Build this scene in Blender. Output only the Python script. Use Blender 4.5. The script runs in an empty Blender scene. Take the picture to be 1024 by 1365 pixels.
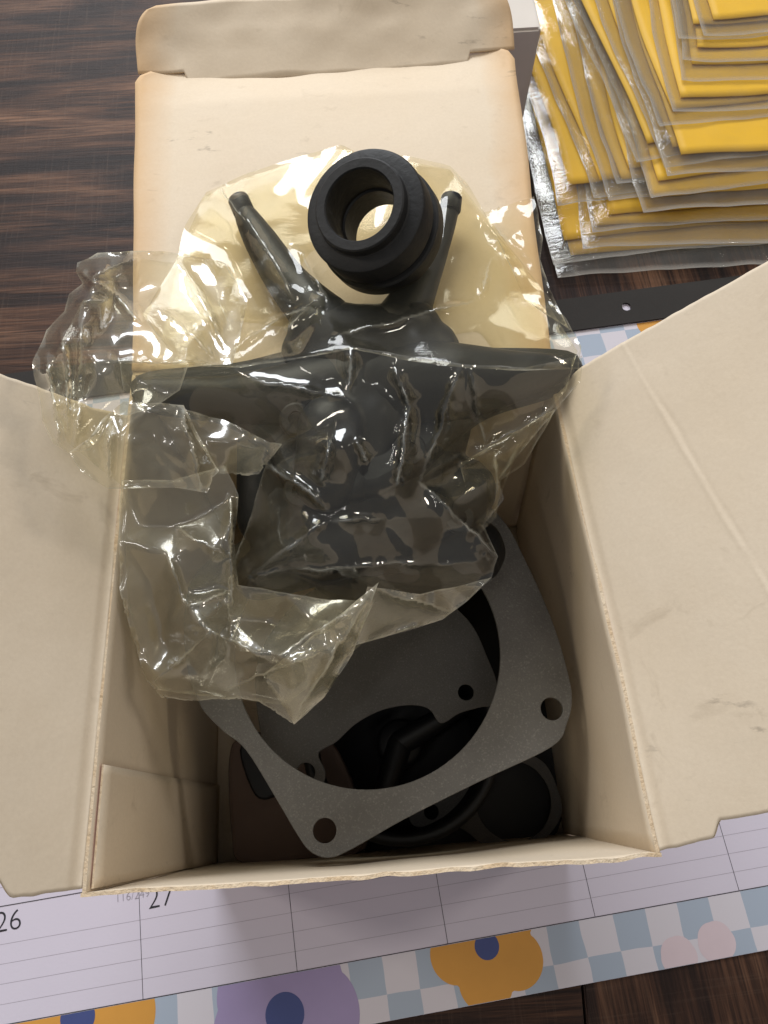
import bpy, bmesh, math, random
import numpy as np
from mathutils import Vector, Matrix, noise
from mathutils.geometry import delaunay_2d_cdt

# ------------------------------------------------------------------ camera, light, exposure
scn = bpy.context.scene
COL = scn.collection
PITCH = math.radians(69.0)
CAMZ = 0.398
FPX = 1000.0
cam_d = bpy.data.cameras.new('camera')
cam = bpy.data.objects.new('camera', cam_d)
COL.objects.link(cam)
cam.location = (0, 0, CAMZ)
cam.rotation_euler = (math.pi / 2 - PITCH, 0, 0)
cam_d.sensor_fit = 'VERTICAL'
cam_d.sensor_height = 36.0
cam_d.lens = 36.0 * FPX / 1365.0
cam_d.clip_start = 0.01
cam_d.clip_end = 50
scn.camera = cam

world = bpy.data.worlds.new('World')
scn.world = world
world.use_nodes = True
wbg = world.node_tree.nodes['Background']
wbg.inputs[0].default_value = (1.0, 0.97, 0.94, 1)
wbg.inputs[1].default_value = 0.20


def lamp(name, loc, target, sx, sy, power, col):
    d = bpy.data.lights.new(name, 'AREA')
    d.shape = 'RECTANGLE'
    d.size = sx
    d.size_y = sy
    d.energy = power
    d.color = col
    o = bpy.data.objects.new(name, d)
    COL.objects.link(o)
    o.location = loc
    o.rotation_euler = (Vector(target) - Vector(loc)).to_track_quat('-Z', 'Y').to_euler()
    return o


lamp('window_light', (-0.45, 1.85, 1.40), (0, 0.1, 0.1), 1.3, 1.0, 46.0, (0.94, 0.97, 1.0))
lamp('ceiling_panel', (1.35, 0.75, 1.25), (0.05, 0.1, 0.1), 0.25, 0.25, 5.0, (1.0, 0.92, 0.80))
lamp('ceiling_panel', (-1.40, 0.50, 1.15), (0, 0.1, 0.1), 0.25, 0.38, 5.5, (1.0, 0.91, 0.78))
lamp('highlight_lamp', (0.38, -0.55, 1.95), (0, 0.1, 0.1), 0.05, 0.8, 2.2, (1.0, 0.96, 0.90))  # unseen lamp added for long highlights on the bag film
lamp('highlight_lamp', (-0.45, -0.25, 1.95), (0, 0.1, 0.1), 0.05, 0.8, 1.9, (1.0, 0.96, 0.90))  # second unseen lamp, added for the same film highlights

vs = scn.view_settings
vs.view_transform = 'Standard'
vs.look = 'None'
vs.gamma = 1.0
vs.exposure = 0.2
vs.use_curve_mapping = False
scn.cycles.transparent_max_bounces = 28
scn.cycles.max_bounces = 7
scn.cycles.glossy_bounces = 4
scn.cycles.sample_clamp_indirect = 4.0
scn.cycles.caustics_reflective = False

# ------------------------------------------------------------------ geometry of the view rays (to lay out by measured positions)
FWD = Vector((0, math.cos(PITCH), -math.sin(PITCH)))
UPV = Vector((0, math.sin(PITCH), math.cos(PITCH)))
RGT = Vector((1, 0, 0))
ORG = Vector((0, 0, CAMZ))


def ray(px, py):
    return FWD * FPX + RGT * (px - 512.0) - UPV * (py - 682.5)


def U(px, py, z):
    d = ray(px, py)
    return ORG + d * ((z - CAMZ) / d.z)


def onplane(px, py, a, n):
    d = ray(px, py)
    return ORG + d * ((a - ORG).dot(n) / d.dot(n))


# ------------------------------------------------------------------ helpers
def link(name, me, mats, parent=None):
    o = bpy.data.objects.new(name, me)
    COL.objects.link(o)
    for m in (mats if isinstance(mats, (list, tuple)) else [mats]):
        if m is not None:
            me.materials.append(m)
    if parent is not None:
        o.parent = parent
    return o


def thing(name, label, cat, loc=(0, 0, 0), group=None):
    o = bpy.data.objects.new(name, None)
    COL.objects.link(o)
    o.empty_display_size = 0.01
    o.location = loc
    o['label'] = label
    o['category'] = cat
    if group:
        o['group'] = group
    return o


def tag(o, label, cat, group=None):
    o['label'] = label
    o['category'] = cat
    if group:
        o['group'] = group
    return o


def keep(o, parent):
    """parent a mesh whose vertices are in world space to an Empty standing somewhere else"""
    o.parent = parent
    o.matrix_parent_inverse = Matrix.Translation(-Vector(parent.location))
    return o


def smooth(me, on=True):
    me.polygons.foreach_set('use_smooth', [on] * len(me.polygons))


def mesh(name, vs_, fs, sm=True):
    me = bpy.data.meshes.new(name)
    me.from_pydata([tuple(v) for v in vs_], [], fs)
    me.update()
    if sm:
        smooth(me)
    return me


def slab(name, S, nu, nv, th, mats, parent=None, flip=False, edge=0.0):
    """closed thin board: S(u,v) is the seen face, th the thickness behind it; materials seen/core/back; stores u,v as UV"""
    P = [[Vector(S(i / nu, j / nv)) for j in range(nv + 1)] for i in range(nu + 1)]
    N = [[None] * (nv + 1) for _ in range(nu + 1)]
    for i in range(nu + 1):
        for j in range(nv + 1):
            a = P[min(i + 1, nu)][j] - P[max(i - 1, 0)][j]
            b = P[i][min(j + 1, nv)] - P[i][max(j - 1, 0)]
            n = a.cross(b)
            n.normalize()
            N[i][j] = -n if flip else n
    vs_, fs, mi, uv = [], [], [], []
    W = nv + 1
    for i in range(nu + 1):
        for j in range(nv + 1):
            vs_.append(P[i][j])
    off = len(vs_)
    for i in range(nu + 1):
        for j in range(nv + 1):
            vs_.append(P[i][j] - N[i][j] * th)
    idx = lambda i, j, k: k * off + i * W + j

    def quad(q, m):
        fs.append(q[::-1] if flip else q)
        mi.append(m)
    for i in range(nu):
        for j in range(nv):
            quad([idx(i, j, 0), idx(i + 1, j, 0), idx(i + 1, j + 1, 0), idx(i, j + 1, 0)], 0)
            quad([idx(i, j + 1, 1), idx(i + 1, j + 1, 1), idx(i + 1, j, 1), idx(i, j, 1)], 2)
    for i in range(nu):
        quad([idx(i + 1, 0, 0), idx(i, 0, 0), idx(i, 0, 1), idx(i + 1, 0, 1)], 1)
        quad([idx(i, nv, 0), idx(i + 1, nv, 0), idx(i + 1, nv, 1), idx(i, nv, 1)], 1)
    for j in range(nv):
        quad([idx(0, j, 0), idx(0, j + 1, 0), idx(0, j + 1, 1), idx(0, j, 1)], 1)
        quad([idx(nu, j + 1, 0), idx(nu, j, 0), idx(nu, j, 1), idx(nu, j + 1, 1)], 1)
    me = bpy.data.meshes.new(name)
    me.from_pydata([tuple(v) for v in vs_], [], fs)
    ul = me.uv_layers.new(name='uv')
    for p in me.polygons:
        p.material_index = min(mi[p.index], len(mats) - 1)
        p.use_smooth = mi[p.index] != 1
        for li in p.loop_indices:
            k = me.loops[li].vertex_index % off
            ul.data[li].uv = ((k // W) / nu, (k % W) / nv)
    me.update()
    return link(name, me, mats, parent)


def tube_mesh(pts, rads, n=20, cap=3):
    """tapered rounded limb along points (world), closed with round ends"""
    pts = [Vector(p) for p in pts]
    # densify
    dp, dr = [], []
    for k in range(len(pts) - 1):
        for s in range(6):
            t = s / 6
            p0, p1, p2, p3 = pts[max(k - 1, 0)], pts[k], pts[k + 1], pts[min(k + 2, len(pts) - 1)]
            q = 0.5 * ((2 * p1) + (p2 - p0) * t + (2 * p0 - 5 * p1 + 4 * p2 - p3) * t * t + (3 * p1 - p0 - 3 * p2 + p3) * t ** 3)
            dp.append(q)
            dr.append(rads[k] * (1 - t) + rads[k + 1] * t)
    dp.append(pts[-1])
    dr.append(rads[-1])
    T = [(dp[min(k + 1, len(dp) - 1)] - dp[max(k - 1, 0)]).normalized() for k in range(len(dp))]
    cp, cr, ct = [], [], []
    for k in range(cap):
        a = math.pi / 2 * (k + 0.35) / (cap)
        cp.append(dp[0] - T[0] * dr[0] * math.cos(a))
        cr.append(dr[0] * math.sin(a))
        ct.append(T[0])
    cp += dp
    cr += dr
    ct += T
    for k in reversed(range(cap)):
        a = math.pi / 2 * (k + 0.35) / (cap)
        cp.append(dp[-1] + T[-1] * dr[-1] * math.cos(a))
        cr.append(dr[-1] * math.sin(a))
        ct.append(T[-1])
    vs_, fs = [], []
    x = Vector((0, 0, 1)) if abs(ct[0].z) < 0.8 else Vector((1, 0, 0))
    for k in range(len(cp)):
        t = ct[k]
        x = (x - t * x.dot(t)).normalized()
        y = t.cross(x)
        for i in range(n):
            a = 2 * math.pi * i / n
            vs_.append(cp[k] + (x * math.cos(a) + y * math.sin(a)) * cr[k])
    for k in range(len(cp) - 1):
        for i in range(n):
            j = (i + 1) % n
            fs.append([k * n + i, k * n + j, (k + 1) * n + j, (k + 1) * n + i])
    fs.append(list(range(n))[::-1])
    fs.append(list(range((len(cp) - 1) * n, len(cp) * n)))
    return vs_, fs


def lathe(prof, n, org, axis):
    axis = axis.normalized()
    x = axis.orthogonal().normalized()
    y = axis.cross(x)
    vs_, fs = [], []
    m = len(prof)
    for i in range(n):
        a = 2 * math.pi * i / n
        d = x * math.cos(a) + y * math.sin(a)
        for r, t in prof:
            vs_.append(org + axis * t + d * r)
    for i in range(n):
        j = (i + 1) % n
        for k in range(m - 1):
            fs.append([i * m + k, j * m + k, j * m + k + 1, i * m + k + 1])
    return vs_, fs


def plate(name, loops, z, th, mats, parent=None, bev=0.0002, world_frame=None):
    """flat plate with holes from 2-D loops; world_frame turns (x,y,z) into world"""
    cu = bpy.data.curves.new(name, 'CURVE')
    cu.dimensions = '2D'
    cu.fill_mode = 'BOTH'
    cu.extrude = max(th / 2 - bev, 1e-5)
    cu.bevel_depth = bev
    cu.bevel_resolution = 1
    for lp in loops:
        sp = cu.splines.new('POLY')
        sp.points.add(len(lp) - 1)
        for p, q in zip(sp.points, lp):
            p.co = (q[0], q[1], 0, 1)
        sp.use_cyclic_u = True
    tmp = bpy.data.objects.new('tmp', cu)
    COL.objects.link(tmp)
    dg = bpy.context.evaluated_depsgraph_get()
    me = bpy.data.meshes.new_from_object(tmp.evaluated_get(dg))
    bpy.data.objects.remove(tmp)
    bpy.data.curves.remove(cu)
    me.materials.clear()
    M = world_frame or Matrix.Translation((0, 0, z))
    me.transform(M)
    me.name = name
    smooth(me, False)
    return link(name, me, mats, parent)


def circle(cx, cy, r, n=40, ry=None):
    return [(cx + r * math.cos(2 * math.pi * k / n), cy + (ry or r) * math.sin(2 * math.pi * k / n)) for k in range(n)]


def catmull(pts, n=6):
    out = []
    m = len(pts)
    for k in range(m):
        p0, p1, p2, p3 = [np.array(pts[(k + d) % m], float) for d in (-1, 0, 1, 2)]
        for s in range(n):
            t = s / n
            out.append(tuple(0.5 * (2 * p1 + (p2 - p0) * t + (2 * p0 - 5 * p1 + 4 * p2 - p3) * t * t + (3 * p1 - p0 - 3 * p2 + p3) * t ** 3)))
    return out


def n1(x, y=0.0, z=0.0):
    return noise.noise(Vector((x, y, z)))


# ------------------------------------------------------------------ materials
class NT:
    def __init__(self, name):
        self.m = bpy.data.materials.new(name)
        self.m.use_nodes = True
        self.t = self.m.node_tree
        self.t.nodes.clear()
        self.out = self.t.nodes.new('ShaderNodeOutputMaterial')

    def n(self, typ, ins=None, **kw):
        nd = self.t.nodes.new(typ)
        for k, v in kw.items():
            setattr(nd, k, v)
        for k, v in (ins or {}).items():
            s = nd.inputs[k]
            if hasattr(v, 'is_linked') or hasattr(v, 'links'):
                self.t.links.new(v, s)
            else:
                s.default_value = v
        return nd

    def mix(self, fac, a, b, blend='MIX'):
        nd = self.n('ShaderNodeMix', data_type='RGBA', blend_type=blend)
        for i, v in ((0, fac), (6, a), (7, b)):
            if hasattr(v, 'links'):
                self.t.links.new(v, nd.inputs[i])
            else:
                nd.inputs[i].default_value = v if i == 0 else (*v[:3], 1)
        return nd.outputs[2]

    def ramp(self, f, stops):
        nd = self.n('ShaderNodeValToRGB', {0: f})
        e = nd.color_ramp.elements
        while len(e) < len(stops):
            e.new(0.5)
        for k, (p, c) in enumerate(stops):
            e[k].position = p
            e[k].color = (*c, 1) if isinstance(c, (tuple, list)) else (c, c, c, 1)
        return nd.outputs[0]

    def math(self, op, a, b=0.0, c=0.0):
        nd = self.n('ShaderNodeMath', operation=op)
        for i, v in enumerate((a, b, c)):
            if hasattr(v, 'links'):
                self.t.links.new(v, nd.inputs[i])
            else:
                nd.inputs[i].default_value = v
        return nd.outputs[0]

    def noise(self, vec, scale, detail=4, rough=0.55, dist=0.0):
        nd = self.n('ShaderNodeTexNoise', {'Scale': scale, 'Detail': detail, 'Roughness': rough, 'Distortion': dist})
        if vec is not None:
            self.t.links.new(vec, nd.inputs['Vector'])
        return nd.outputs[0]

    def coord(self, out='Object', scale=(1, 1, 1), rot=(0, 0, 0), loc=(0, 0, 0)):
        tc = self.n('ShaderNodeTexCoord')
        mp = self.n('ShaderNodeMapping', {0: tc.outputs[out], 'Location': loc, 'Rotation': rot, 'Scale': scale})
        return mp.outputs[0]

    def bump(self, h, strength, dist):
        return self.n('ShaderNodeBump', {'Height': h, 'Strength': strength, 'Distance': dist}).outputs[0]

    def surf(self, s):
        self.t.links.new(s, self.out.inputs[0])
        return self.m

    def pbr(self, col, rough=0.5, normal=None, spec=0.5, metal=0.0, **kw):
        ins = {'Base Color': col if hasattr(col, 'links') else (*col, 1), 'Roughness': rough, 'Metallic': metal, 'Specular IOR Level': spec}
        if normal is not None:
            ins['Normal'] = normal
        ins.update(kw)
        return self.surf(self.n('ShaderNodeBsdfPrincipled', ins).outputs[0])


def cardboard(name, base, stain, aged_edges=False, print_=False):
    g = NT(name)
    v = g.coord()
    a = g.noise(v, 22, 5, 0.6)
    b = g.noise(v, 900, 3, 0.6)
    c = g.noise(v, 55, 6, 0.65, 0.8)
    col = g.mix(g.ramp(a, [(0.38, 0.0), (0.72, 0.55)]), base, stain)
    col = g.mix(g.ramp(c, [(0.60, 0.0), (0.74, 0.30)]), col, (0.30, 0.23, 0.15))
    col = g.mix(g.ramp(b, [(0.3, 0.10), (0.7, 0.0)]), col, (0.33, 0.25, 0.16))
    if aged_edges:
        uv = g.n('ShaderNodeUVMap', uv_map='uv')
        sp = g.n('ShaderNodeSeparateXYZ', {0: uv.outputs[0]})
        d = g.math('ABSOLUTE', g.math('SUBTRACT', sp.outputs[0], 0.5))
        d = g.math('ADD', d, g.math('MULTIPLY', g.math('SUBTRACT', a, 0.5), 0.10))
        col = g.mix(g.ramp(d, [(0.40, 0.0), (0.50, 0.62)]), col, (0.58, 0.33, 0.12))
    # scuffs: short dark rubbed streaks
    w = g.noise(g.coord(scale=(40, 160, 60), rot=(0, 0, 0.6)), 1.0, 5, 0.7)
    m = g.noise(v, 14, 2)
    col = g.mix(g.math('MULTIPLY', g.ramp(w, [(0.60, 0.0), (0.70, 0.6)]), g.ramp(m, [(0.58, 0.0), (0.66, 1.0)])), col, (0.12, 0.095, 0.075))
    nb = g.bump(g.math('ADD', g.math('MULTIPLY', b, 0.15), g.noise(v, 120, 4)), 0.25, 0.0006)
    return g.pbr(col, 0.72, nb, 0.28)


M_INNER = cardboard('cream_board', (0.70, 0.60, 0.475), (0.66, 0.55, 0.415))
M_LID = cardboard('aged_cream_board', (0.71, 0.60, 0.465), (0.68, 0.555, 0.405), True)
g = NT('board_core')
v = g.coord()
M_CORE = g.pbr(g.mix(g.ramp(g.noise(v, 130, 5, 0.7), [(0.35, 0.0), (0.65, 1.0)]), (0.68, 0.57, 0.43), (0.60, 0.45, 0.29)), 0.85, g.bump(g.noise(v, 700, 5), 0.8, 0.001), 0.2)
g = NT('red_print')
v = g.coord()
M_PRINT = g.pbr(g.mix(g.ramp(g.noise(v, 90, 6, 0.7), [(0.45, 0.0), (0.7, 0.8)]), (0.42, 0.13, 0.10), (0.58, 0.38, 0.30)), 0.5, g.bump(g.noise(v, 300, 4), 0.2, 0.0005), 0.4)


def wood(name, rot):
    g = NT(name)
    v = g.coord(rot=(0, 0, rot))
    s1 = g.n('ShaderNodeMapping', {0: v, 'Scale': (4.0, 46, 10)}).outputs[0]
    s2 = g.n('ShaderNodeMapping', {0: v, 'Scale': (22, 620, 14)}).outputs[0]
    s3 = g.n('ShaderNodeMapping', {0: v, 'Scale': (520, 16, 14)}).outputs[0]
    s4 = g.n('ShaderNodeMapping', {0: v, 'Scale': (1.8, 12, 8)}).outputs[0]
    a = g.noise(s1, 1.0, 7, 0.62, 1.3)
    b = g.noise(s2, 1.0, 5, 0.6, 0.4)
    c = g.noise(s3, 1.0, 4, 0.6, 0.3)
    d = g.noise(s4, 1.0, 3, 0.5, 0.9)
    col = g.ramp(a, [(0.34, (0.010, 0.006, 0.005)), (0.45, (0.034, 0.018, 0.013)), (0.55, (0.105, 0.050, 0.029)), (0.68, (0.22, 0.115, 0.068))])
    col = g.mix(g.ramp(d, [(0.35, 0.0), (0.65, 0.55)]), col, (0.026, 0.018, 0.018))
    col = g.mix(g.ramp(b, [(0.35, 0.75), (0.62, 0.0)]), col, (0.012, 0.008, 0.008))
    col = g.mix(g.ramp(c, [(0.56, 0.0), (0.75, 0.22)]), col, (0.14, 0.095, 0.07))
    h = g.math('ADD', g.math('MULTIPLY', b, 0.6), g.math('ADD', g.math('MULTIPLY', a, 0.6), g.math('MULTIPLY', c, 0.2)))
    return g.pbr(col, 0.5, g.bump(h, 0.6, 0.0008), 0.12)


M_WOOD_A = wood('dark_wood_along', -0.07)
M_WOOD_B = wood('dark_wood_across', math.pi / 2 - 0.12)


def simple(name, col, rough=0.5, spec=0.5, nscale=60, var=0.3, bump=0.0, bscale=400, metal=0.0, spk=0.0):
    g = NT(name)
    v = g.coord()
    dark = tuple(c * (1 - var) for c in col)
    c = g.mix(g.noise(v, nscale, 5, 0.6), dark, tuple(min(1, x * (1 + var * 0.6)) for x in col))
    if spk:
        c = g.mix(g.ramp(g.noise(v, 1500, 2), [(0.55, 0.0), (0.75, spk)]), c, tuple(min(1, x * 3 + 0.02) for x in col))
    nb = g.bump(g.noise(v, bscale, 4, 0.6), bump, 0.0006) if bump else None
    return g.pbr(c, rough, nb, spec, metal)


M_RUBBER = simple('black_rubber', (0.0095, 0.0095, 0.0105), 0.6, 0.4, 55, 0.6, 0.35, 420, 0, 0.10)
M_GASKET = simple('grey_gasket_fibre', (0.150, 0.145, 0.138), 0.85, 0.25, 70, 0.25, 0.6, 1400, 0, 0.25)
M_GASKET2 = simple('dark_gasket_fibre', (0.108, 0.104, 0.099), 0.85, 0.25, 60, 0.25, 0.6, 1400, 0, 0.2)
M_CAST = simple('dark_casting', (0.0050, 0.0068, 0.0090), 0.5, 0.35, 70, 0.45, 0.3, 260)
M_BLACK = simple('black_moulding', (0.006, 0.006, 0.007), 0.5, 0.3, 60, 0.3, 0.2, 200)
M_PACK = simple('brown_paper', (0.16, 0.115, 0.095), 0.8, 0.2, 40, 0.2, 0.3, 500)
M_YELLOW = simple('yellow_card', (0.86, 0.50, 0.010), 0.55, 0.35, 30, 0.10, 0.1, 300)
M_STRIP = simple('charcoal_strip', (0.030, 0.027, 0.025), 0.75, 0.2, 40, 0.2, 0.15, 700)
M_INK = simple('black_ink', (0.025, 0.024, 0.03), 0.6, 0.3, 90, 0.2)
M_LINE = simple('fine_grey_ink', (0.36, 0.33, 0.38), 0.7, 0.3, 400, 0.35)
M_ORANGE = simple('orange_print', (0.62, 0.30, 0.055), 0.55, 0.35, 60, 0.10)
M_BLUE = simple('blue_print', (0.055, 0.075, 0.22), 0.55, 0.35, 60, 0.10)
M_PURPLE = simple('purple_print', (0.33, 0.27, 0.46), 0.55, 0.35, 60, 0.08)
M_PINK = simple('pale_pink_print', (0.63, 0.52, 0.56), 0.55, 0.35, 60, 0.08)
M_WHITE = simple('white_carton_board', (0.60, 0.55, 0.50), 0.6, 0.35, 40, 0.10, 0.1, 300)


def paper():
    g = NT('calendar_page')
    v = g.coord()
    base = g.mix(g.noise(v, 25, 4), (0.62, 0.58, 0.67), (0.58, 0.54, 0.63))
    return g.pbr(base, 0.55, g.bump(g.noise(v, 500, 3), 0.08, 0.0004), 0.4)


def checks():
    g = NT('check_print')
    tc = g.n('ShaderNodeTexCoord')
    w = g.noise(tc.outputs['Object'], 28, 2)
    sp = g.n('ShaderNodeSeparateXYZ', {0: tc.outputs['Object']})
    x = g.math('ADD', sp.outputs[0], g.math('MULTIPLY', g.math('SUBTRACT', w, 0.5), 0.0035))
    y = g.math('ADD', sp.outputs[1], g.math('MULTIPLY', g.math('SUBTRACT', w, 0.5), 0.0025))
    cv = g.n('ShaderNodeCombineXYZ', {0: x, 1: y, 2: 0.001})
    ck = g.n('ShaderNodeTexChecker', {0: cv.outputs[0], 'Scale': 1 / 0.0157, 'Color1': (0.60, 0.57, 0.62, 1), 'Color2': (0.36, 0.42, 0.51, 1)})
    return g.pbr(ck.outputs[0], 0.55, None, 0.4)


M_PAPER = paper()
M_CHECK = checks()


def film(name, tint, haze, hazecol, rough, bumps, gain=1.0, fine=0.5, sheen=0.0):
    """thin clear plastic sheet: see-through, Fresnel gloss, slight haze"""
    g = NT(name)
    v = g.coord()
    wv = g.noise(v, 160, 4, 0.6, 1.5)
    st = g.noise(g.coord(scale=(35, 190, 80), rot=(0, 0, 0.7)), 1.0, 4, 0.6, 1.0)
    h = g.math('ADD', g.math('MULTIPLY', wv, fine), st)
    nb = g.bump(h, bumps, 0.0012)
    tr = g.n('ShaderNodeBsdfTransparent', {0: (*tint, 1)})
    gl = g.n('ShaderNodeBsdfGlossy', {'Color': (1, 1, 1, 1), 'Roughness': rough, 'Normal': nb})
    df = g.n('ShaderNodeBsdfDiffuse', {'Color': (*hazecol, 1), 'Normal': nb})
    ts = g.n('ShaderNodeBsdfTranslucent', {'Color': (*hazecol, 1), 'Normal': nb})
    d2 = g.n('ShaderNodeMixShader', {0: 0.5, 1: df.outputs[0], 2: ts.outputs[0]})
    hz = g.math('MULTIPLY', g.ramp(g.noise(v, 45, 5, 0.65, 0.5), [(0.3, 0.5), (0.75, 1.5)]), haze)
    at = g.n('ShaderNodeAttribute', attribute_name='glint_haze')
    hz = g.math('MINIMUM', g.math('ADD', hz, g.math('MULTIPLY', at.outputs['Fac'], 0.55)), 0.8)  # pale haze painted along folds and rims for stress whitening and caught light
    m1 = g.n('ShaderNodeMixShader', {0: hz, 1: tr.outputs[0], 2: d2.outputs[0]})
    fc_ = g.n('ShaderNodeLayerWeight', {'Blend': 0.5, 'Normal': nb}).outputs['Facing']
    fr = g.math('ADD', 0.04, g.math('MULTIPLY', g.math('POWER', fc_, 5.0), 0.96))
    f = g.math('MINIMUM', g.math('MULTIPLY', fr, gain), 0.85)
    if sheen:                                       # dull surface bloom: a broad soft lobe besides the clear gloss
        g2 = g.n('ShaderNodeBsdfGlossy', {'Color': (1, 1, 1, 1), 'Roughness': 0.32, 'Normal': nb})
        m1 = g.n('ShaderNodeMixShader', {0: sheen, 1: m1.outputs[0], 2: g2.outputs[0]})
    m2 = g.n('ShaderNodeMixShader', {0: f, 1: m1.outputs[0], 2: gl.outputs[0]})
    return g.surf(m2.outputs[0])


M_FILM = film('yellowed_clear_film', (0.97, 0.935, 0.81), 0.035, (0.86, 0.82, 0.66), 0.04, 0.06, 1.0, sheen=0.01)
M_FILMF = film('clear_front_film', (0.975, 0.955, 0.87), 0.012, (0.78, 0.80, 0.78), 0.055, 0.03, 1.8, sheen=0.012)
M_FILMG = film('gathered_clear_film', (0.965, 0.94, 0.84), 0.17, (0.92, 0.88, 0.70), 0.06, 0.06, 2.2, sheen=0.05)
M_FILMS = film('cloudy_clear_film', (0.965, 0.94, 0.84), 0.19, (0.92, 0.88, 0.70), 0.07, 0.04, 2.2, sheen=0.06)
M_FILM2 = film('yellowed_back_film', (0.985, 0.965, 0.87), 0.010, (0.82, 0.78, 0.60), 0.10, 0.06, 0.8)
M_POUCH = film('clear_grey_film', (0.965, 0.96, 0.94), 0.05, (0.66, 0.63, 0.58), 0.06, 0.26, 1.7)

# ------------------------------------------------------------------ table
table = bpy.data.objects.new('table_top', None)
COL.objects.link(table)
table['kind'] = 'structure'
SEAM = 0.091


def plank(x0, x1, mat):
    def S(u, v_):
        return (x0 + (x1 - x0) * u, -0.9 + 2.6 * v_, -0.0008)
    bm = bmesh.new()
    bmesh.ops.create_cube(bm, size=1)
    bmesh.ops.scale(bm, vec=(x1 - x0 - 0.0012, 2.6, 0.03), verts=bm.verts)
    bmesh.ops.translate(bm, vec=((x0 + x1) / 2, 0.4, -0.0158), verts=bm.verts)
    bmesh.ops.bevel(bm, geom=[e for e in bm.edges], offset=0.0008, segments=2, affect='EDGES')
    me = bpy.data.meshes.new('plank')
    bm.to_mesh(me)
    bm.free()
    return link('plank', me, mat, table)


plank(-0.95, SEAM, M_WOOD_A)
plank(SEAM, 1.1, M_WOOD_B)

# ------------------------------------------------------------------ desk calendar
A_CAL = math.radians(9.05)
cal = thing('desk_calendar', 'desk pad calendar sheet with blue checks and flowers under the open box', 'calendar', (0.0297, -0.0625, 0))
cal.rotation_euler = (0, 0, A_CAL)
CELL = 0.0705
ROWH = 0.0485
RULE = 0.0081


def to_cal(px, py):
    p = U(px, py, 0) - Vector((0.0297, -0.0625, 0))
    c, s = math.cos(A_CAL), math.sin(A_CAL)
    return (p.x * c + p.y * s, -p.x * s + p.y * c)


def rect(name, x0, x1, y0, y1, z, mat, par=cal, th=None):
    if th:
        vs_ = [(x0, y0, z - th), (x1, y0, z - th), (x1, y1, z - th), (x0, y1, z - th), (x0, y0, z), (x1, y0, z), (x1, y1, z), (x0, y1, z)]
        fs = [[0, 3, 2, 1], [4, 5, 6, 7], [0, 1, 5, 4], [1, 2, 6, 5], [2, 3, 7, 6], [3, 0, 4, 7]]
    else:
        vs_ = [(x0, y0, z), (x1, y0, z), (x1, y1, z), (x0, y1, z)]
        fs = [[0, 1, 2, 3]]
    return link(name, mesh(name, vs_, fs, False), mat, par)


XL, XR = -3.22 * CELL, 4.25 * CELL
YB = -0.0258
YT0 = to_cal(760, 443)[1]
YT1 = to_cal(730, 404)[1]
GT = YT0 - 0.062
rect('page', XL, XR, YB, YT1 - 0.002, -0.0002 + 0.0004, M_PAPER, th=0.0009)
rect('check_border', XL, XR, YB + 0.0001, -0.0003, 0.00026, M_CHECK)
rect('check_border', XL, XR, GT, YT0 - 0.0003, 0.00026, M_CHECK)
# binding strip with round punched holes
hx, hy = to_cal(834, 411)
loops = [[(XL, YT0), (XR, YT0), (XR, YT1), (XL, YT1)]]
for k in range(-3, 2):
    loops.append(circle(hx + k * 0.098, hy, 0.0030, 24))
plate('binding_strip', loops, 0, 0.0012, M_STRIP, cal, 0.0001, Matrix.Translation((0, 0, 0.0012)))
for k in range(-3, 5):
    rect('grid_line', k * CELL - 0.00012, k * CELL + 0.00012, 0, GT, 0.00030, M_INK)
for r in range(0, 5):
    y = r * ROWH
    if y < GT:
        rect('grid_line', XL, XR, y - 0.00016, y + 0.00016, 0.00040, M_INK)
for r in range(0, 5):
    for q in range(1, 5):
        y = r * ROWH + q * RULE
        if y < GT:
            rect('ruled_line', XL, XR, y - 0.00008, y + 0.00008, 0.00025, M_LINE)


def clip_poly(poly, y0, y1):
    for sgn, lim in ((1, y0), (-1, -y1)):
        out = []
        for i in range(len(poly)):
            a, b = poly[i - 1], poly[i]
            fa, fb = sgn * a[1] - lim, sgn * b[1] - lim
            if (fa >= 0) != (fb >= 0):
                t = fa / (fa - fb)
                out.append((a[0] + (b[0] - a[0]) * t, a[1] + (b[1] - a[1]) * t))
            if fb >= 0:
                out.append(b)
        poly = out
    return poly


def blossom(px, py, R, r, mat, y0, y1, ph=0.3, lobes=5, core=M_BLUE, amp=0.16):
    cx, cy = to_cal(px, py)
    pts = []
    for k in range(120):
        a = 2 * math.pi * k / 120
        rr = R * (1 - amp + amp * 1.6 * abs(math.cos(lobes * (a + ph) / 2)) ** 0.8)
        pts.append((cx + rr * math.cos(a), cy + rr * math.sin(a)))
    pts = clip_poly(pts, y0, y1)
    if len(pts) > 2:
        f = link('printed_flower', mesh('printed_flower', [(x, y, 0.00032) for x, y in pts], [list(range(len(pts)))], False), mat, cal)
        if core:
            q = clip_poly(circle(cx, cy, r, 40), y0, y1)
            if len(q) > 2:
                link('flower_centre', mesh('flower_centre', [(x, y, 0.00038) for x, y in q], [list(range(len(q)))], False), core, f)


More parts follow.
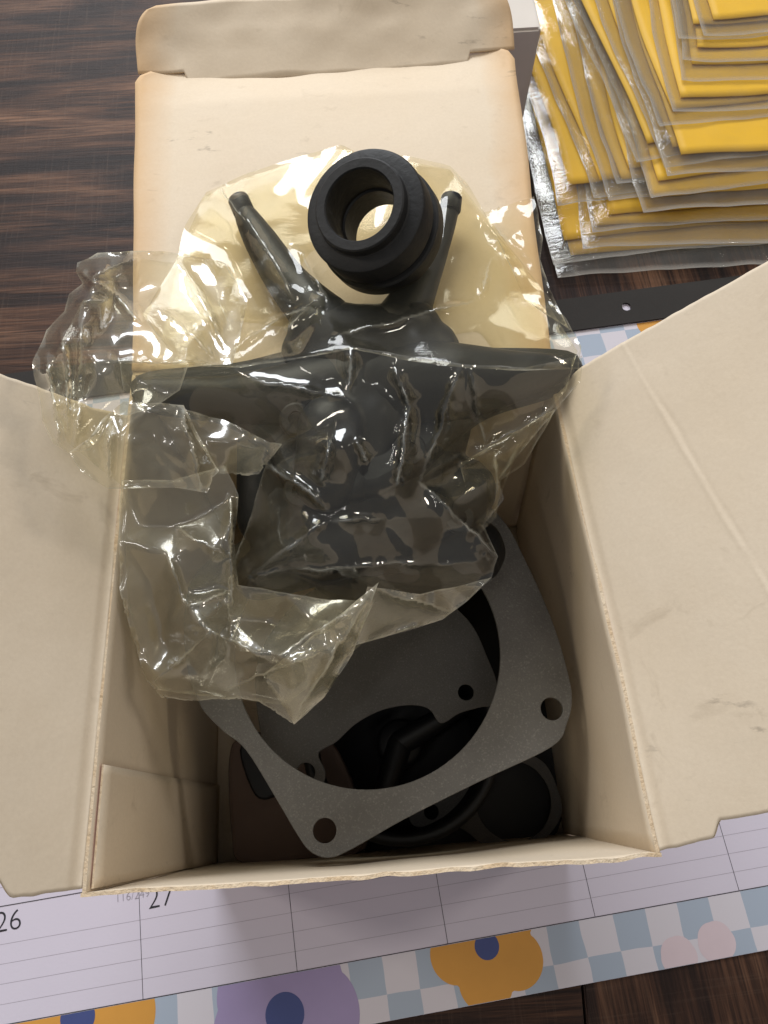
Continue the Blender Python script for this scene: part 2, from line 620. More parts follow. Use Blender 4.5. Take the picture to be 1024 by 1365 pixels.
blossom(649, 1261, 0.0245, 0.0057, M_ORANGE, YB + 0.0002, -0.0004, 0.55)
blossom(380, 1352, 0.0325, 0.0088, M_PURPLE, YB + 0.0002, -0.0004, 0.2, amp=0.07)
blossom(104, 1356, 0.0330, 0.0078, M_ORANGE, YB + 0.0002, -0.0004, 0.1, amp=0.1)
blossom(955, 1256, 0.0088, 0.004, M_PINK, YB + 0.0002, -0.0004, 0.2, core=None, amp=0.03)
blossom(905, 1275, 0.0085, 0.004, M_PINK, YB + 0.0002, -0.0004, 0.2, core=None, amp=0.03)
blossom(895, 432, 0.020, 0.0057, M_ORANGE, GT, YT0 - 0.0004, 0.8)


def text(s, px, py, size, mat, name='numeral'):
    cu = bpy.data.curves.new(name, 'FONT')
    cu.body = s
    cu.size = size
    cu.align_x = 'LEFT'
    cu.offset = -0.00022 * size / 0.0128
    tmp = bpy.data.objects.new('tmp', cu)
    COL.objects.link(tmp)
    dg = bpy.context.evaluated_depsgraph_get()
    me = bpy.data.meshes.new_from_object(tmp.evaluated_get(dg))
    bpy.data.objects.remove(tmp)
    x, y = to_cal(px, py)
    me.transform(Matrix.Translation((x, y, 0.00034)))
    me.materials.clear()
    me.name = name
    return link(name, me, mat, cal)


text('26', -7, 1244, 0.0128, M_INK)
text('27', 197, 1212, 0.0128, M_INK)
text('116/249', 154, 1203, 0.0050, M_LINE, 'day_count')

# ------------------------------------------------------------------ the open carton
ZT = 0.165
TH = 0.0011
FL, FR = Vector((-0.083, -0.0241, ZT)), Vector((0.0771, -0.0140, ZT))
BR, BL = Vector((0.0590, 0.1404, ZT)), Vector((-0.0890, 0.1419, ZT))
bFL, bFR = Vector((-0.0805, -0.0285, 0.0016)), Vector((0.0868, -0.0150, 0.0016))
bBR, bBL = Vector((0.0740, 0.1425, 0.0016)), Vector((-0.0900, 0.1430, 0.0016))
box = thing('open_carton', 'open cream cardboard box with dusty red outside and flaps spread', 'box', (0, 0.06, 0))
BM = [M_INNER, M_CORE, M_PRINT]


def wall(a, b, c, d, bulge, seed, rough_top=0.0, flip=False, name='wall', inward=0):
    """a,b top corners; d,c bottom corners"""
    def S(u, v_):
        u = -inward + u * (1 + 2 * inward)
        top = a.lerp(b, u)
        bot = d.lerp(c, u)
        p = bot.lerp(top, v_)
        u = min(1, max(0, u))
        nrm = (b - a).cross(Vector((0, 0, 1))).normalized()
        p = p + nrm * (bulge * math.sin(math.pi * u) * (math.sin(math.pi * min(v_, 0.98)) * 0.8 + 0.25 * v_) + 0.0006 * n1(u * 5 + seed, v_ * 4))
        if v_ > 0.98:
            p.z += rough_top * (n1(u * 14, seed) + 0.6 * n1(u * 45, seed + 3)) * 0.0022
            p += nrm * rough_top * 0.0014 * n1(u * 20, seed + 9)
        return p
    o = slab(name, S, 90 if rough_top else 30, 26, TH, BM, None, flip)
    return keep(o, box)


wall(FL, FR, bFR, bFL, 0.0010, 1.0, 0.55, True, 'front_wall', 0.009)
wall(FR, BR, bBR, bFR, 0.0030, 4.0, 0.0, True, 'side_wall')
wall(BR, BL, bBL, bBR, 0.0015, 7.0, 0.0, True, 'back_wall', 0.006)
wall(BL, FL, bFL, bBL, 0.0020, 11.0, 0.0, True, 'side_wall')
keep(slab('bottom_panel', lambda u, v_: (bFL.lerp(bFR, -0.006 + 1.012 * u)).lerp(bBL.lerp(bBR, -0.006 + 1.012 * u), -0.007 + 1.014 * v_) + Vector((0, 0, 0.0012)), 8, 8, TH, BM), box)
# glued overlap running up the inside of the left wall


def S_tab(u, v_):
    a = FL.lerp(BL, 0.005 + 0.20 * u)
    b = bFL.lerp(bBL, 0.005 + 0.20 * u)
    p = b.lerp(a, v_ * 0.985)
    p.x += 0.0011 - 0.0020 * math.sin(math.pi * (0.005 + 0.2 * u)) * (math.sin(math.pi * v_) * 0.8 + 0.2 * v_)
    return p


keep(slab('glue_tab', S_tab, 12, 20, 0.0006, BM, None, False), box)


def flap(A, B, phi, side, outline0, outline1, vmax, name, bend, seed):
    """side flap; hinge A->B, raised by phi; u edges follow the cut outline"""
    u = (B - A)
    L = u.length
    u = u.normalized()
    out = u.cross(Vector((0, 0, 1))).normalized() * side
    ph = math.radians(phi)

    def interp(tab, x):
        for (x0, y0), (x1, y1) in zip(tab, tab[1:]):
            if x <= x1:
                t = (x - x0) / (x1 - x0)
                t = t * t * (3 - 2 * t) if abs(y1 - y0) > 0.003 else t
                return y0 + (y1 - y0) * t
        return tab[-1][1]

    def S(s, t):
        w = vmax * t
        u0, u1 = interp(outline0, w), interp(outline1, w)
        x = u0 + (u1 - u0) * s
        # hinge roll: the fold turns over a few millimetres
        a = ph * min(1.0, (w + 0.0006) / 0.004)
        lift = math.sin(ph) * w * (1 if w > 0.004 else w / 0.004)
        p = A + u * x + out * (math.cos(ph) * w) + Vector((0, 0, lift))
        nn = out * -math.sin(ph) + Vector((0, 0, math.cos(ph)))
        bow = bend * math.sin(math.pi * min(t, 1)) + 0.0009 * n1(s * 3 + seed, t * 2.2) + 0.00012 * n1(s * 9, t * 8, seed)
        edge = max(0, 1 - s / 0.02) + max(0, (s - 0.985) / 0.015)
        # creases pressed into the board
        cr = 0.0
        for (c0, c1, k, am) in CREASES.get(name + str(side), []):
            d = abs(t - (c0 + (c1 - c0) * s) - 0.012 * n1(s * 6, k) - 0.004 * n1(s * 22, k + 2))
            cr += am * max(0, 1 - d / 0.012)
        return p + nn * (bow + cr * (0.35 + 0.65 * (0.5 + 0.5 * n1(s * 5, 77)))) + u * (0.0003 * edge * n1(t * 25, seed))
    o = slab(name, S, 130, 150, TH, BM, None, side > 0)
    return keep(o, box)


CREASES = {'side_flap1': [(0.64, 0.30, 1.0, 0.00028), (0.66, 0.305, 5.0, -0.00022)], 'side_flap-1': []}
GAP = Vector((0, 0, 0.0004))
flap(FR + Vector((0.0013, 0, 0)), BR + Vector((0.0013, 0, 0)), 48, 1, [(0, 0.0005), (0.016, 0.0030), (0.020, 0.0075), (0.095, 0.020)], [(0, 0.150), (0.012, 0.1535), (0.095, 0.1545)], 0.095, 'side_flap', 0.0010, 3.3)
flap(FL - Vector((0.0013, 0, 0)), BL - Vector((0.0013, 0, 0)), 45, -1, [(0, 0.001), (0.018, 0.0005), (0.024, 0.006), (0.095, 0.020)], [(0, 0.150), (0.012, 0.148), (0.095, 0.150)], 0.095, 'side_flap', 0.0010, 8.1)

# lid, flat behind the back wall
LTL, LTR = U(182, 93, ZT + 0.001), U(684, 60, ZT + 0.001)


def S_lid(u, v_):
    a = (BL + Vector((-0.0012, 0.0014, 0.0))).lerp(BR + Vector((0.0015, 0.0014, 0.0)), u)
    b = LTL.lerp(LTR, u)
    p = a.lerp(b, v_)
    e = abs(u - 0.5) * 2
    # rounded far corners
    if v_ > 0.9:
        p.y -= max(0, e - 0.93) / 0.07 * 0.0045 * ((v_ - 0.9) / 0.1) ** 2
    p.x += (0.5 - u) * max(0, v_ - 0.95) * 0.10
    p.z += 0.0022 * (1 - e ** 2) * math.sin(math.pi * v_) - 0.0030 * max(0, v_ - 0.85) / 0.15 * (1 - e ** 4) + 0.0010 * n1(u * 3, v_ * 3, 2.2) + 0.0007 * max(0, e - 0.85) / 0.15
    p.x += 0.0007 * n1(v_ * 4, u * 2, 5)
    return p


lid = keep(slab('lid', S_lid, 60, 60, TH, [M_LID, M_CORE, M_PRINT]), box)
# tuck flap folded up at the end of the lid; it hangs on the lid between two slits
ta, tb = S_lid(0, 1.0), S_lid(1, 1.0)
ta = Vector((ta.x - 0.0015, ta.y + 0.004, ZT + 0.0004))
tb = Vector((tb.x + 0.0030, tb.y + 0.004, ZT + 0.0004))


def S_tuck(u, v_):
    ph = math.radians(30)
    L = 0.0255
    e = abs(u - 0.5) * 2
    a = ta.lerp(tb, u)
    out = Vector((-(tb - ta).y, (tb - ta).x, 0)).normalized()
    w = L * v_
    # rounded ends of the tuck flap
    shr = 0.0
    if v_ > 0.35:
        q = (v_ - 0.35) / 0.65
        shr = (1 - math.sqrt(max(0, 1 - q * q))) * 0.0105
    a = a + (tb - ta).normalized() * (shr * (0.5 - u) * 2)
    mid = 1 - max(0, (e - 0.78) / 0.22) ** 1.0 if e > 0.78 else 1.0
    back = -0.0055 * (1 if e < 0.76 else 0) * (1 - v_) ** 6
    p = a + out * (math.cos(ph) * w + back) + Vector((0, 0, math.sin(ph) * w - (0.0020 if e < 0.76 else -0.0006) * (1 - v_) ** 6))
    p.y += (-0.0020 * (1 - v_) + 0.0024 * math.sin(u * 7.0) * v_ * 0.6)
    p.z += 0.0012 * n1(u * 4, v_ * 2, 9) + 0.0006 * n1(u * 12, v_ * 3, 4)
    return p


tk = slab('tuck_flap', S_tuck, 100, 18, TH, [M_LID, M_CORE, M_PRINT])
tk.parent = lid

# ------------------------------------------------------------------ pale carton behind the lid
pc = thing('pale_carton', 'pale carton with black marks lying beyond the lid of the open box', 'carton', (0.0, 0.43, 0))
c0, c1 = U(345, 30, 0.10), U(702, 10, 0.10)
bm = bmesh.new()
bmesh.ops.create_cube(bm, size=1)
bmesh.ops.scale(bm, vec=((c1 - c0).length, 0.20, 0.098), verts=bm.verts)
bmesh.ops.bevel(bm, geom=list(bm.edges), offset=0.0015, segments=2, affect='EDGES')
ang = math.atan2(c1.y - c0.y, c1.x - c0.x)
MC = Matrix.Translation(((c0.x + c1.x) / 2, (c0.y + c1.y) / 2 + 0.085, 0.0492)) @ Matrix.Rotation(ang, 4, 'Z')
bmesh.ops.transform(bm, matrix=MC, verts=bm.verts)
me = bpy.data.meshes.new('carton_body')
bm.to_mesh(me)
bm.free()
keep(link('carton_body', me, M_WHITE), pc)
for (x0, y0, x1, y1) in ((362, 1, 368, 13), (372, -2, 375, 9), (368, 5, 378, 3)):
    p, q = U(x0, y0, 0.0985), U(x1, y1, 0.0985)
    d = (q - p).normalized()
    s = Vector((-d.y, d.x, 0)) * 0.0007
    keep(link('print_mark', mesh('print_mark', [p - s, q - s, q + s, p + s], [[0, 1, 2, 3]], False), M_INK), pc)

# ------------------------------------------------------------------ things lying deep in the box
# wrapped brown pack in the near left corner
o = plate('paper_pack', [catmull([tuple(U(*p, 0.030)[:2]) for p in [(309, 1010), (330, 985), (420, 975), (470, 1060), (482, 1128), (400, 1140), (325, 1146), (312, 1110)]], 5)], 0, 0.024, M_PACK, None, 0.002, Matrix.Translation((0, 0, 0.0155)))
tag(o, 'brown paper pack at the bottom of the box under the grey gasket', 'packet')
o = plate('rubber_strip', [catmull([tuple(U(*p, 0.034)[:2]) for p in [(322, 1000), (345, 985), (372, 1010), (382, 1040), (366, 1058), (342, 1058)]], 5)], 0, 0.006, M_BLACK, None, 0.001, Matrix.Translation((0, 0, 0.0310)))
tag(o, 'small black rubber strip lying on the brown paper pack', 'strip')

# black cup-shaped bowl below the gaskets
bc = U(535, 985, 0.060)
bowl = thing('fuel_bowl', 'black open bowl casting deep in the box below the gaskets', 'bowl', (bc.x, bc.y, 0.003))
vv, ff = lathe([(0.0, 0.005), (0.036, 0.005), (0.0375, 0.010), (0.038, 0.062), (0.0400, 0.064), (0.0425, 0.062), (0.042, 0.004), (0.040, 0.001), (0.0, 0.001)], 56, Vector((0, 0, 0)), Vector((0, 0, 1)))
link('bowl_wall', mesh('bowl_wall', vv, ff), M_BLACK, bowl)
for (a, L) in ((0.5, 0.030), (4.4, 0.031)):
    vv, ff = tube_mesh([Vector((0, 0, 0.03)), Vector((math.cos(a) * L, math.sin(a) * L, 0.040)), Vector((math.cos(a) * (L + 0.006), math.sin(a) * (L + 0.006), 0.045))], [0.007, 0.004, 0.003], 12)
    link('rib', mesh('rib', vv, ff), M_BLACK, bowl)
vv, ff = lathe([(0.0, 0.034), (0.009, 0.034), (0.011, 0.032), (0.011, 0.006), (0.0, 0.006)], 32, Vector((0, 0, 0)), Vector((0, 0, 1)))
link('centre_post', mesh('centre_post', vv, ff), M_BLACK, bowl)

# thin gasket with one large and one small hole in the near right corner


def px2(pts, z):
    return [tuple(U(p[0], p[1], z)[:2]) for p in pts]


def pxc(px, py, r, z, n=36):
    c = U(px, py, z)
    return circle(c.x, c.y, r, n)


o = plate('shade_sheet', [catmull(px2([(470, 1128), (742, 1108), (700, 800), (420, 830), (400, 1010)], 0.006), 6)], 0, 0.003, M_BLACK, None, 0.0004, Matrix.Translation((0, 0, 0.0052)))  # added black sheet: the deep shade of the box floor put in as colour
tag(o, 'black sheet added to darken the bottom of the box', 'sheet')
ZG3 = 0.024
out3 = [(742, 1050), (748, 1085), (725, 1118), (690, 1132), (650, 1128), (622, 1108), (600, 1098), (575, 1102), (552, 1100), (546, 1085), (560, 1068), (590, 1058), (615, 1040), (640, 1012), (680, 1000), (722, 1015)]
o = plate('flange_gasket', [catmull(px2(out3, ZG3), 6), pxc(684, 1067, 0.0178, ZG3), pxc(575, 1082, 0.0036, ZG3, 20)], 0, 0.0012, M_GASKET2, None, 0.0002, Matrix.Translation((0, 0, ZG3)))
tag(o, 'small dark gasket with large round hole in the near right corner of the box', 'gasket', None)

# second gasket, notched, lying on the bowl
ZG2 = 0.0690
out2 = [(392, 1058), (425, 1052), (433, 1030), (424, 1004), (448, 988), (474, 964), (508, 946), (545, 939), (572, 944), (588, 963), (612, 950), (640, 942), (656, 938), (662, 915), (650, 880), (622, 826), (560, 782), (470, 772), (400, 800), (345, 880), (350, 985), (372, 1040)]
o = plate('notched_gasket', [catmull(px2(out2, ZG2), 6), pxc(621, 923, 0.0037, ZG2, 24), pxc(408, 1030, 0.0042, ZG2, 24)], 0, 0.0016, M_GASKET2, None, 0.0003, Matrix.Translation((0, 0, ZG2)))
tag(o, 'dark notched gasket with two bolt holes seen through the large gasket ring', 'gasket')

# the large square gasket with round opening and bolt holes
GA = math.radians(26.6)
GC = Vector((-0.0065, 0.0562, 0.1000))
out1 = [(0.0744, 0.0250), (0.0741, 0.0028), (0.0708, -0.0237), (0.0655, -0.0443), (0.0615, -0.0535), (0.0554, -0.0598), (0.0460, -0.0645), (0.0160, -0.0631), (-0.0152, -0.0621), (-0.0368, -0.0625), (-0.0455, -0.0615), (-0.0505, -0.0570), (-0.0525, -0.0500), (-0.0545, -0.0352), (-0.0578, -0.0142), (-0.0628, -0.0040), (-0.0660, 0.0040), (-0.0672, 0.0100), (-0.0665, 0.0250), (-0.0600, 0.0450), (-0.0480, 0.0600), (-0.0200, 0.0640), (0.0150, 0.0640), (0.0450, 0.0620), (0.0640, 0.0500)]
holes = [circle(0, 0, 0.0529, 96), circle(0.0532, -0.0528, 0.0046, 32), circle(-0.0434, -0.0528, 0.0046, 32), circle(0.056, 0.046, 0.0046, 32), circle(-0.050, 0.044, 0.0046, 32)]
MG = Matrix.Translation(GC) @ Matrix.Rotation(GA, 4, 'Z')
o = plate('square_gasket', [catmull(out1, 5)] + holes, 0, 0.0020, M_GASKET, None, 0.0003, MG)
tag(o, 'large grey square gasket with wide round opening inside the box', 'gasket')

# ------------------------------------------------------------------ dark casting inside the plastic bag
cst = thing('forked_casting', 'dark grey forked metal casting wrapped in the clear plastic bag', 'metal part', (0, 0.13, 0.10))


def limb(name, pts, mat=M_CAST, parent=cst, n=20):
    vv, ff = tube_mesh([U(p[0], p[1], p[2]) for p in pts], [p[3] / 1000 for p in pts], n)
    return keep(link(name, mesh(name, vv, ff), mat), parent)


limb('fork_arm', [(326, 284, 0.1765, 3.9), (348, 322, 0.1765, 6.2), (385, 378, 0.177, 7.6), (432, 428, 0.177, 10.0)])
limb('fork_arm', [(599, 280, 0.1755, 3.6), (581, 330, 0.176, 5.0), (553, 392, 0.177, 7.5), (535, 430, 0.177, 10.0)])
for (x0, y0, x1, y1) in ((327, 286, 318, 266), (600, 282, 602, 264)):      # flat-ended tips of the fork
    a_, b_ = U(x0, y0, 0.1765), U(x1, y1, 0.1775)
    vv, ff = lathe([(0.0, 0.0), (0.0037, 0.0), (0.0040, 0.0006), (0.0040, (b_ - a_).length), (0.0036, (b_ - a_).length + 0.0006), (0.0018, (b_ - a_).length + 0.0006), (0.0017, (b_ - a_).length - 0.002), (0.0, (b_ - a_).length - 0.002)], 28, a_, b_ - a_)
    me = mesh('fork_tip', vv, ff)
    me.set_sharp_from_angle(angle=0.6)
    keep(link('fork_tip', me, M_CAST), cst)
limb('side_arm', [(520, 520, 0.164, 20), (600, 512, 0.172, 14.5), (680, 503, 0.172, 9.5), (746, 491, 0.172, 4.5)])
limb('side_arm', [(450, 530, 0.164, 19), (380, 532, 0.170, 12), (300, 532, 0.172, 8), (196, 522, 0.175, 4.5)])


def blob(parts, name, voxel):
    vs_, fs = [], []
    for pts in parts:
        a, b = tube_mesh([U(p[0], p[1], p[2]) for p in pts], [p[3] / 1000 for p in pts], 18)
        k = len(vs_)
        vs_ += a
        fs += [[i + k for i in f] for f in b]
    me = mesh(name, vs_, fs)
    tmp = bpy.data.objects.new('tmp', me)
    COL.objects.link(tmp)
    md = tmp.modifiers.new('r', 'REMESH')
    md.mode = 'VOXEL'
    md.voxel_size = voxel
    sm = tmp.modifiers.new('s', 'SMOOTH')
    sm.factor = 0.5
    sm.iterations = 4
    dg = bpy.context.evaluated_depsgraph_get()
    m2 = bpy.data.meshes.new_from_object(tmp.evaluated_get(dg))
    bpy.data.objects.remove(tmp)
    smooth(m2)
    m2.name = name
    return keep(link(name, m2, M_CAST), cst)


blob([
    [(425, 440, 0.176, 11), (490, 458, 0.172, 14), (548, 440, 0.176, 11)],
    [(420, 470, 0.170, 12), (490, 478, 0.168, 18), (570, 470, 0.170, 12)],
    [(490, 470, 0.168, 17), (486, 530, 0.158, 27), (480, 620, 0.142, 33), (480, 700, 0.122, 31)],
    [(345, 768, 0.142, 9), (420, 730, 0.145, 14), (520, 692, 0.144, 16), (615, 655, 0.146, 13)],
    [(420, 700, 0.134, 22), (520, 730, 0.128, 20), (625, 735, 0.128, 14)],
    [(440, 570, 0.176, 11), (434, 640, 0.168, 11)],
    [(580, 560, 0.152, 14), (560, 640, 0.142, 14)],
    [(370, 600, 0.150, 15), (360, 690, 0.146, 12)],
], 'housing', 0.0015)
for poly_ in ([(480, 478), (560, 476), (640, 482), (750, 486), (742, 508), (645, 540), (585, 585), (545, 620), (480, 640)], [(490, 478), (400, 484), (320, 502), (205, 514), (205, 532), (300, 548), (365, 592), (400, 640), (490, 640)]):
    pl_ = [tuple(U(p[0], p[1], 0.166)[:2]) for p in poly_]
    o = plate('wing', [catmull(pl_, 5)], 0, 0.013, M_CAST, None, 0.004, Matrix.Translation((0, 0, 0.1655)))
    smooth(o.data)
    o.data.set_sharp_from_angle(angle=0.9)
    keep(o, cst)
# a machined flange and screw bosses on the housing
fl_c, fl_a = U(490, 700, 0.118), Vector((0.05, -0.75, -0.65))
vv, ff = lathe([(0.0, 0.0), (0.036, 0.0), (0.0375, 0.001), (0.0375, 0.005), (0.036, 0.006), (0.0, 0.006)], 56, fl_c, fl_a)
me = mesh('flange', vv, ff)
me.set_sharp_from_angle(angle=0.6)
keep(link('flange', me, M_CAST), cst)
for (bx, by, bz) in ((395, 560, 0.176), (545, 600, 0.172), (610, 690, 0.150), (400, 655, 0.165)):
    p = U(bx, by, bz)
    d = Vector((0.1, -0.35, 0.9)).normalized()
    vv, ff = lathe([(0.0, -0.012), (0.0055, -0.012), (0.0055, 0.003), (0.0048, 0.0038), (0.0026, 0.0038), (0.0025, 0.001), (0.0, 0.001)], 28, p, d)
    me = mesh('screw_boss', vv, ff)
    me.set_sharp_from_angle(angle=0.6)
    keep(link('screw_boss', me, M_CAST), cst)

# ------------------------------------------------------------------ rubber ring on top of the bag
rv = ray(478, 272).normalized()
tr_, ts_ = math.radians(28), Vector((0.65 * RGT - 0.76 * UPV)).normalized()
ax = (rv * math.cos(tr_) + ts_ * math.sin(tr_)).normalized()
prof = [(10.6, 26.0), (10.6, 15.0), (11.3, 14.6), (11.5, 0.6), (11.9, 0.0), (14.6, 0.0), (15.1, 0.4), (15.3, 3.8), (15.8, 4.2), (19.2, 4.6), (20.0, 5.0), (20.4, 5.9), (20.6, 14.8), (20.2, 15.4), (19.5, 15.6), (19.5, 17.4), (20.8, 17.6), (21.5, 18.2), (21.7, 24.2), (21.3, 25.3), (20.2, 26.2), (11.2, 26.2), (10.6, 26.0)]
prof = [(r / 1000, t / 1000) for r, t in prof]
# distance along the ray so that the lowest point of the flange rests just above the lid
lowr = 0.0216 * math.sqrt(1 - ax.z ** 2)
need = 0.1785 - (ax.z * 0.025) + lowr
fc = U(478, 272, need)
vv, ff = lathe(prof, 96, fc, ax)
me = mesh('rubber_ring', vv, ff)
me.set_sharp_from_angle(angle=math.radians(24))
ring = link('rubber_ring', me, M_RUBBER)
tag(ring, 'matte black rubber ring sleeve sitting on top of the plastic bag', 'ring')
print('ring face z', need, 'axis', ax)


# ------------------------------------------------------------------ crumpled film sheets
def tin(pts, zs, Q):
    """piecewise linear interpolation over a Delaunay mesh"""
    vs2, _, fs, ov, _, _ = delaunay_2d_cdt([Vector((float(p[0]), float(p[1]))) for p in pts], [], [], 0, 1e-7)
    zz = [zs[o[0]] if o else 0.0 for o in ov]
    V = np.array([(v[0], v[1]) for v in vs2])
    zz = np.array(zz)
    out = np.full(len(Q), np.nan)
    order = np.argsort(Q[:, 0])
    qx = Q[order, 0]
    for f in fs:
        a, b, c = V[f[0]], V[f[1]], V[f[2]]
        lo = np.searchsorted(qx, min(a[0], b[0], c[0]) - 1e-9)
        hi = np.searchsorted(qx, max(a[0], b[0], c[0]) + 1e-9)
        if hi <= lo:
            continue
        ids = order[lo:hi]
        q = Q[ids]
        det = (b[0] - a[0]) * (c[1] - a[1]) - (c[0] - a[0]) * (b[1] - a[1])
        if abs(det) < 1e-12:
            continue
        l1 = ((q[:, 0] - a[0]) * (c[1] - a[1]) - (c[0] - a[0]) * (q[:, 1] - a[1])) / det
        l2 = ((b[0] - a[0]) * (q[:, 1] - a[1]) - (q[:, 0] - a[0]) * (b[1] - a[1])) / det
        ok = (l1 >= -1e-6) & (l2 >= -1e-6) & (l1 + l2 <= 1 + 1e-6)
        out[ids[ok]] = (zz[f[0]] * (1 - l1 - l2) + zz[f[1]] * l1 + zz[f[2]] * l2)[ok]
    bad = np.isnan(out)
    if bad.any():
        P = np.array([(p[0], p[1]) for p in pts], float)
        zz0 = np.array(zs)
        for i in np.where(bad)[0]:
            out[i] = zz0[np.argmin(((P - Q[i]) ** 2).sum(1))]
    return out


def inside(poly, Q):
    res = np.zeros(len(Q), bool)
    n = len(poly)
    for i in range(n):
        x0, y0 = poly[i - 1]
        x1, y1 = poly[i]
        if y0 == y1:
            continue
        c = ((y0 > Q[:, 1]) != (y1 > Q[:, 1])) & (Q[:, 0] < (x1 - x0) * (Q[:, 1] - y0) / (y1 - y0) + x0)
        res ^= c
    return res


def crumple(Q, step, amp, seed, aniso=(1, 1), rot=0.0):
    rs = np.random.RandomState(seed)
    c, s = math.cos(rot), math.sin(rot)
    R = np.stack([(Q[:, 0] * c + Q[:, 1] * s) / aniso[0], (-Q[:, 0] * s + Q[:, 1] * c) / aniso[1]], 1)
    lo, hi = R.min(0) - 2 * step, R.max(0) + 2 * step
    gx, gy = np.meshgrid(np.arange(lo[0], hi[0] + step, step), np.arange(lo[1], hi[1] + step, step))
    P = np.stack([gx.ravel(), gy.ravel()], 1)
    P += (rs.rand(*P.shape) - 0.5) * step * 0.95
    z = (rs.rand(len(P)) - 0.5) * 2 * amp
    return tin(P, list(z), R)


def film_sheet(name, outline, keys, mat, parent, res=4.0, seed=1, amps=((70, 0.0020), (32, 0.0004)), dz=0.0, smooth_it=1, ragged=(), folds=(), settle=4.0):
    """crumpled sheet: key heights + random facets + pinched folds, with real mesh edges running along each fold"""
    rs = np.random.RandomState(seed)
    B = []
    for i in range(len(outline)):
        a, b = np.array(outline[i][:2], float), np.array(outline[(i + 1) % len(outline)][:2], float)
        L = np.linalg.norm(b - a)
        m = max(1, int(L / (res * 0.7)))
        nrm = np.array([-(b - a)[1], (b - a)[0]]) / max(L, 1e-6)
        rag = 1.3 if i in ragged else 0.0
        for k in range(m):
            t = k / m
            j = (rs.rand() - 0.5) * 2 * rag * (0.3 + 2.2 * (rs.rand() > 0.85)) if k else 0
            wav = 2.0 * n1((a[0] + (b[0] - a[0]) * t) * 0.03, (a[1] + (b[1] - a[1]) * t) * 0.03, seed) if 0 < k else 0
            B.append(a + (b - a) * t + nrm * (j + wav * math.sin(math.pi * t)))
    poly = [tuple(b) for b in B]
    BB = np.array(B)
    # fold lines as slightly wandering polylines
    FP, FH, FW = [], [], []
    for fi, (x0, y0, x1, y1, w, am) in enumerate(folds):
        a, b = np.array((x0, y0), float), np.array((x1, y1), float)
        L = np.linalg.norm(b - a)
        m = max(3, int(L / (res * 0.6)))
        nrm = np.array([-(b - a)[1], (b - a)[0]]) / L
        ph = rs.rand() * 50
        for k in range(m + 1):
            t = k / m
            q = a + (b - a) * t + nrm * (5.0 * n1(t * L * 0.02, ph) + 1.8 * n1(t * L * 0.08, ph + 7))
            h = 1.45 * am * min(1.0, 4 * t * (1 - t) + 0.2) * (0.75 + 0.5 * n1(t * L * 0.03, ph + 3))
            FP.append(q)
            FH.append(h)
            FW.append(w)
    FP = np.array(FP).reshape(-1, 2)
    FH, FW = np.array(FH), np.array(FW)

    def near(A, Bp):
        out = np.full(len(A), 1e9)
        idx = np.zeros(len(A), int)
        for c0 in range(0, len(A), 2000):
            D = ((A[c0:c0 + 2000, None, :] - Bp[None]) ** 2).sum(2)
            idx[c0:c0 + 2000] = D.argmin(1)
            out[c0:c0 + 2000] = np.sqrt(D.min(1))
        return out, idx
    lo, hi = BB.min(0), BB.max(0)
    gx, gy = np.meshgrid(np.arange(lo[0], hi[0], res), np.arange(lo[1], hi[1], res * 0.87))
    gx = gx + (np.arange(gx.shape[0]) % 2)[:, None] * res * 0.5
    G = np.stack([gx.ravel(), gy.ravel()], 1) + (rs.rand(gx.size, 2) - 0.5) * res * 0.35
    G = G[inside(poly, G)]
    G = G[near(G, BB)[0] > res * 0.55]
    if len(FP):
        G = G[near(G, FP)[0] > res * 0.45]
        K = FP[inside(poly, FP)]
        K = K[near(K, BB)[0] > res * 0.5]
    else:
        K = np.zeros((0, 2))
    A = np.concatenate([BB, K, G])
    v2, _, fs, ov, _, _ = delaunay_2d_cdt([Vector((float(p[0]), float(p[1]))) for p in A], [], [list(range(len(BB)))], 1, 1e-6)
    Q = np.array([(p[0], p[1]) for p in v2])
    kp = [(k[0], k[1]) for k in keys] + [(o[0], o[1]) for o in outline if len(o) > 2]
    kz = [k[2] for k in keys] + [o[2] for o in outline if len(o) > 2]
    # heights are worked out on an even raster so that blurring leaves no mesh noise
    st_ = 2.0
    rx, ry = np.arange(lo[0] - 24, hi[0] + 24, st_), np.arange(lo[1] - 24, hi[1] + 24, st_)
    RX, RY = np.meshgrid(rx, ry)
    RQ = np.stack([RX.ravel(), RY.ravel()], 1)

    def blur(A_, sig):
        k = np.arange(-int(3 * sig / st_) - 1, int(3 * sig / st_) + 2)
        w = np.exp(-(k * st_) ** 2 / (2 * sig * sig))
        w /= w.sum()
        p = len(k) // 2
        A_ = np.apply_along_axis(lambda v_: np.convolve(np.pad(v_, p, 'edge'), w, 'valid'), 0, A_)
        return np.apply_along_axis(lambda v_: np.convolve(np.pad(v_, p, 'edge'), w, 'valid'), 1, A_)
    H = blur(tin(kp, kz, RQ).reshape(RX.shape), settle)
    for k, (st, am) in enumerate(amps):
        H = H + blur(crumple(RQ, st, am, seed * 7 + k, (1.0, 2.4 if k else 1.6), 0.5 + 0.9 * k + seed).reshape(RX.shape), max(1.8, st * 0.085))
    fx = np.clip((Q[:, 0] - rx[0]) / st_, 0, len(rx) - 1.001)
    fy = np.clip((Q[:, 1] - ry[0]) / st_, 0, len(ry) - 1.001)
    ix, iy = fx.astype(int), fy.astype(int)
    tx, ty = fx - ix, fy - iy
    Z = (H[iy, ix] * (1 - tx) + H[iy, ix + 1] * tx) * (1 - ty) + (H[iy + 1, ix] * (1 - tx) + H[iy + 1, ix + 1] * tx) * ty
    F_ = np.zeros(len(Q))
    glint_haze = np.zeros(len(Q))
